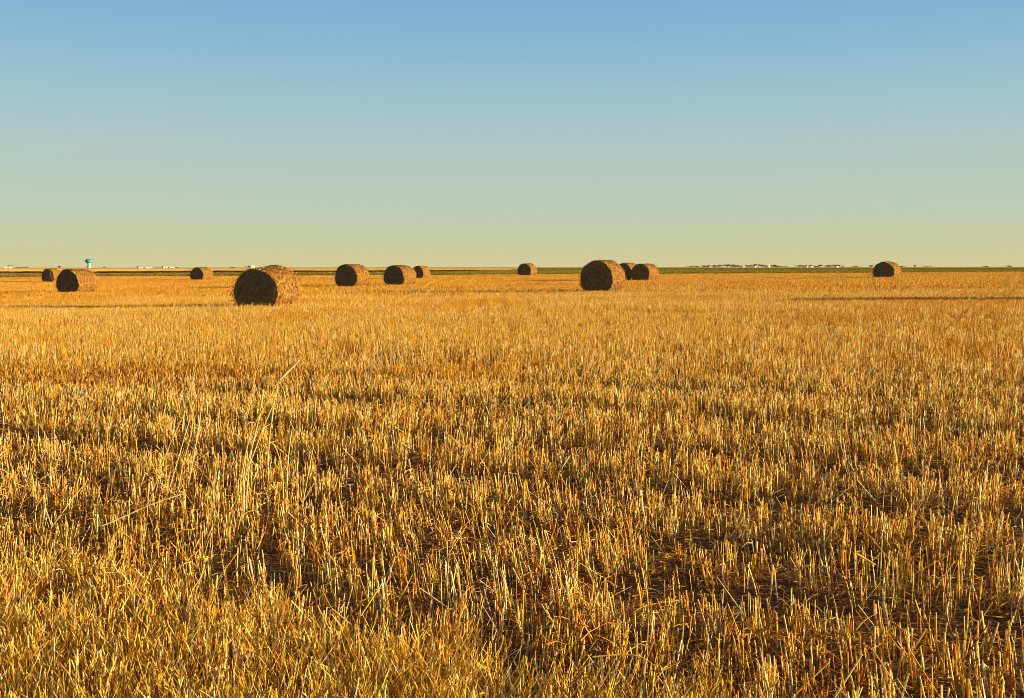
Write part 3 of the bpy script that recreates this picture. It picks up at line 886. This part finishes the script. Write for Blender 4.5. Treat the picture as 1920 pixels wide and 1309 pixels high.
# town on the right horizon
GT_ = 'dark trees of the small town on the right horizon'
town = [(1296, 9, 3.3), (1306, 10, 3.6), (1319, 10, 4.4), (1327, 10, 4.6), (1340, 9, 4.6), (1349, 10, 5.0), (1362, 11, 5.6), (1371, 10, 5.8), (1380, 10, 5.2),
        (1388, 8, 4.2), (1402, 9, 4.8), (1410, 8, 5.2), (1416, 7, 6.6), (1431, 9, 5.2), (1438, 7, 4.6), (1450, 8, 5.0), (1455, 7, 4.6), (1462, 7, 3.6), (1472, 7, 3.2),
        (1498, 7, 4.4), (1504, 6, 4.8), (1510, 5, 5.2), (1518, 6, 5.4), (1529, 8, 3.8), (1536, 9, 4.8), (1551, 7, 4.6), (1558, 7, 5.4), (1566, 7, 5.0), (1573, 6, 5.2), (1581, 6, 3.8)]
names = ['first and lowest dark tree at the left end of the town', 'second low tree from the left end of the town', 'broad dark tree left of the pinkish house', 'dark tree touching the pinkish house on its left',
         'dark tree just right of the pinkish house', 'dark tree left of the two white cottages', 'dark rounded tree above the left white cottage', 'tall dark tree behind the white cottages',
         'dark tree at the right of the white cottages', 'low tree between the cottages and the long white house', 'dark tree behind the long white house', 'dark tree left of the tallest tree in town',
         'tallest narrow tree of the town, above a white house', 'dark tree right of the brown house', 'smaller tree left of the white gabled chapel', 'dark tree right of the white gabled chapel',
         'small dark tree right of the chapel, second of two', 'low bush-like tree where the main town ends', 'lowest faint tree in the gap between the town groups', 'leftmost tree of the second town group',
         'second tree of the right town group', 'small dark tree left of the small white hut', 'taller dark tree right of the small white hut', 'low tree in the middle of the right town group',
         'broad dark tree in the middle of the right town group', 'first of the four trees ending the town', 'second and tallest of the four trees ending the town', 'third of the four trees ending the town',
         'fourth of the trees ending the town, by a pale shed', 'low last tree at the right end of the town']
for (px, w_, h_), nm in zip(town, names):
    tree(px, w_, h_, 1750 + random.uniform(-60, 60), nm, GT_)
lone = [(1604, 8, 3.4, 'low bush midway between the town and the isolated right bale'), (1633, 7, 4.6, 'dark bush just left of the isolated right bale'),
        (1690, 10, 3.4, 'flat dark bush just right of the isolated right bale'), (1715.5, 4.5, 5.0, 'small round tree standing alone right of the isolated bale'),
        (1737, 8, 3.2, 'flat dark bush right of the small round tree'), (1850, 9, 2.8, 'faint low bush near the right end of the horizon'), (1893, 9, 3.2, 'last faint bush by the right edge of the horizon'),
        (16.5, 7, 5.0, 'pale-topped tree behind the white house at far left'), (34, 7, 2.7, 'low bush right of the far left white house'), (49, 8, 2.9, 'dark bush left of the far left bale pair'),
        (196, 4.5, 3.0, 'tiny dark bush right of the water tower'), (296, 4, 2.8, 'tiny dark bush between the two long white sheds'), (331, 5, 2.5, 'tiny bush right of the second long white shed'),
        (436, 6, 2.4, 'tiny dark bush left of the largest bale'), (466, 5, 4.4, 'dark tree by the white shed above the largest bale'), (472.5, 4, 4.2, 'small dark tree touching the white shed above the largest bale'),
        (112, 6, 4.6, 'dark tree behind the small gap of the far left bale pair')]
for px, w_, h_, nm in lone:
    tree(px, w_, h_, 1800, nm, 'scattered trees and bushes on the horizon')

building(1331, 1335, 3.2, 1700, 'small pinkish house between dark trees at the left of the town', M_PINK, M_ROOFW, name='small_house', cat='house')
building(1358, 1361, 2.4, 1690, 'left one of two tiny white cottages under dark trees', name='small_house', cat='house')
building(1365.5, 1368, 2.6, 1692, 'right one of two tiny white cottages under dark trees', name='small_house', cat='house')
building(1391.5, 1396.5, 2.2, 1690, 'low long white house in the middle of the town', name='small_house', cat='house')
building(1414.5, 1418.5, 2.6, 1690, 'white house under the tallest narrow tree of the town', name='small_house', cat='house')
building(1421, 1428, 3.6, 1710, 'brownish house right of the tallest tree', M_PINK, M_ROOF, name='small_house', cat='house')
building(1440.5, 1444, 4.2, 1700, 'white steep gabled chapel right of centre of the town', gable=0.6, name='chapel', cat='chapel')
building(1512, 1516.5, 3.0, 1690, 'small white hut in the right town group', name='small_house', cat='hut')
building(1520.5, 1524.5, 2.8, 1690, 'tiny pale shed right of the small white hut', name='small_house', cat='shed')
building(1568.5, 1573.5, 3.0, 1770, 'pale shed among the trees ending the town', M_PINK, M_ROOFW, name='small_house', cat='shed')
building(8.5, 22.5, 3.6, 1700, 'white house with bush at far left end of the horizon', name='farm_house', cat='house')
building(258, 283.5, 3.6, 1700, 'first long white shed on the left horizon, nearer the water tower', name='farm_shed', cat='shed', depthm=9)
building(303.5, 328, 3.9, 1750, 'second long white shed on the left horizon, nearer the lone small bale', name='farm_shed', cat='shed', depthm=10)
building(470, 478, 4.4, 1700, 'white shed above the largest bale on the horizon', name='farm_shed', cat='shed')

# masts
def mast(px, top_py, dist, label):
    sx_, sz_ = ray(px, top_py)
    X_ = sx_*dist; g_ = gz(X_, dist); h = EYE + sz_*dist - g_
    root = empty('radio_mast', (X_, dist, g_)); tag(root, label, 'mast')
    bm = bmesh.new(); bmesh.ops.create_cone(bm, segments=6, radius1=0.35, radius2=0.12, depth=h, cap_ends=True, matrix=Matrix.Translation((0, 0, h/2)))
    link('pole', bm_mesh('pole', bm, M_ROOF), root)
    bm = bmesh.new(); box_bm(bm, -0.9, 0.9, -0.06, 0.06, h*0.82, h*0.84); link('crossarm', bm_mesh('crossarm', bm, M_ROOF, False), root)
mast(467.5, 492, 1700, 'thin dark mast beside the shed above the largest bale')

# water tower: pedestal column with a wide teal tank
def water_tower():
    dist = 3300.0
    sx_, sz_ = ray(167, 484.5)
    X_ = sx_*dist; g_ = gz(X_, dist); top = EYE + sz_*dist - g_
    mpp = dist/F
    root = empty('water_tower', (X_, dist, g_)); tag(root, 'distant water tower with teal tank rising over the far left bale', 'water tower')
    def lathe(prof, name, material, segs=40):
        bm = bmesh.new(); rg = []
        for r_, z_ in prof:
            rg.append([bm.verts.new((math.cos(6.28318*i/segs)*r_, math.sin(6.28318*i/segs)*r_, z_)) for i in range(segs)])
        for j in range(len(rg) - 1):
            for i in range(segs):
                i2 = (i+1) % segs; bm.faces.new((rg[j][i], rg[j][i2], rg[j+1][i2], rg[j+1][i]))
        bm.faces.new(rg[0][::-1]); bm.faces.new(rg[-1])
        return link(name, bm_mesh(name, bm, material), root)
    Rt = 7.0*mpp; hb = top - 7.6*mpp
    prof = []
    for i in range(13):
        a_ = -math.pi/2 + math.pi*i/12
        prof.append((Rt*max(0.05, math.cos(a_))**0.55, hb + (top - hb)*(0.5 + 0.5*math.sin(a_))))
    lathe(prof, 'tank', M_TEAL)
    lathe([(4.6*mpp, 0), (3.4*mpp, 3), (2.8*mpp, 8), (2.8*mpp, hb - 3), (3.6*mpp, hb + 0.5)], 'column', M_CONC)
    lathe([(0.5*mpp, top - 0.1), (0.5*mpp, top + 1.0), (0.1*mpp, top + 1.4)], 'roof_vent', M_CONC, 12)
    lathe([(Rt*1.015, (top+hb)/2 - 0.3), (Rt*1.03, (top+hb)/2), (Rt*1.015, (top+hb)/2 + 0.3)], 'catwalk', M_CONC)
water_tower()
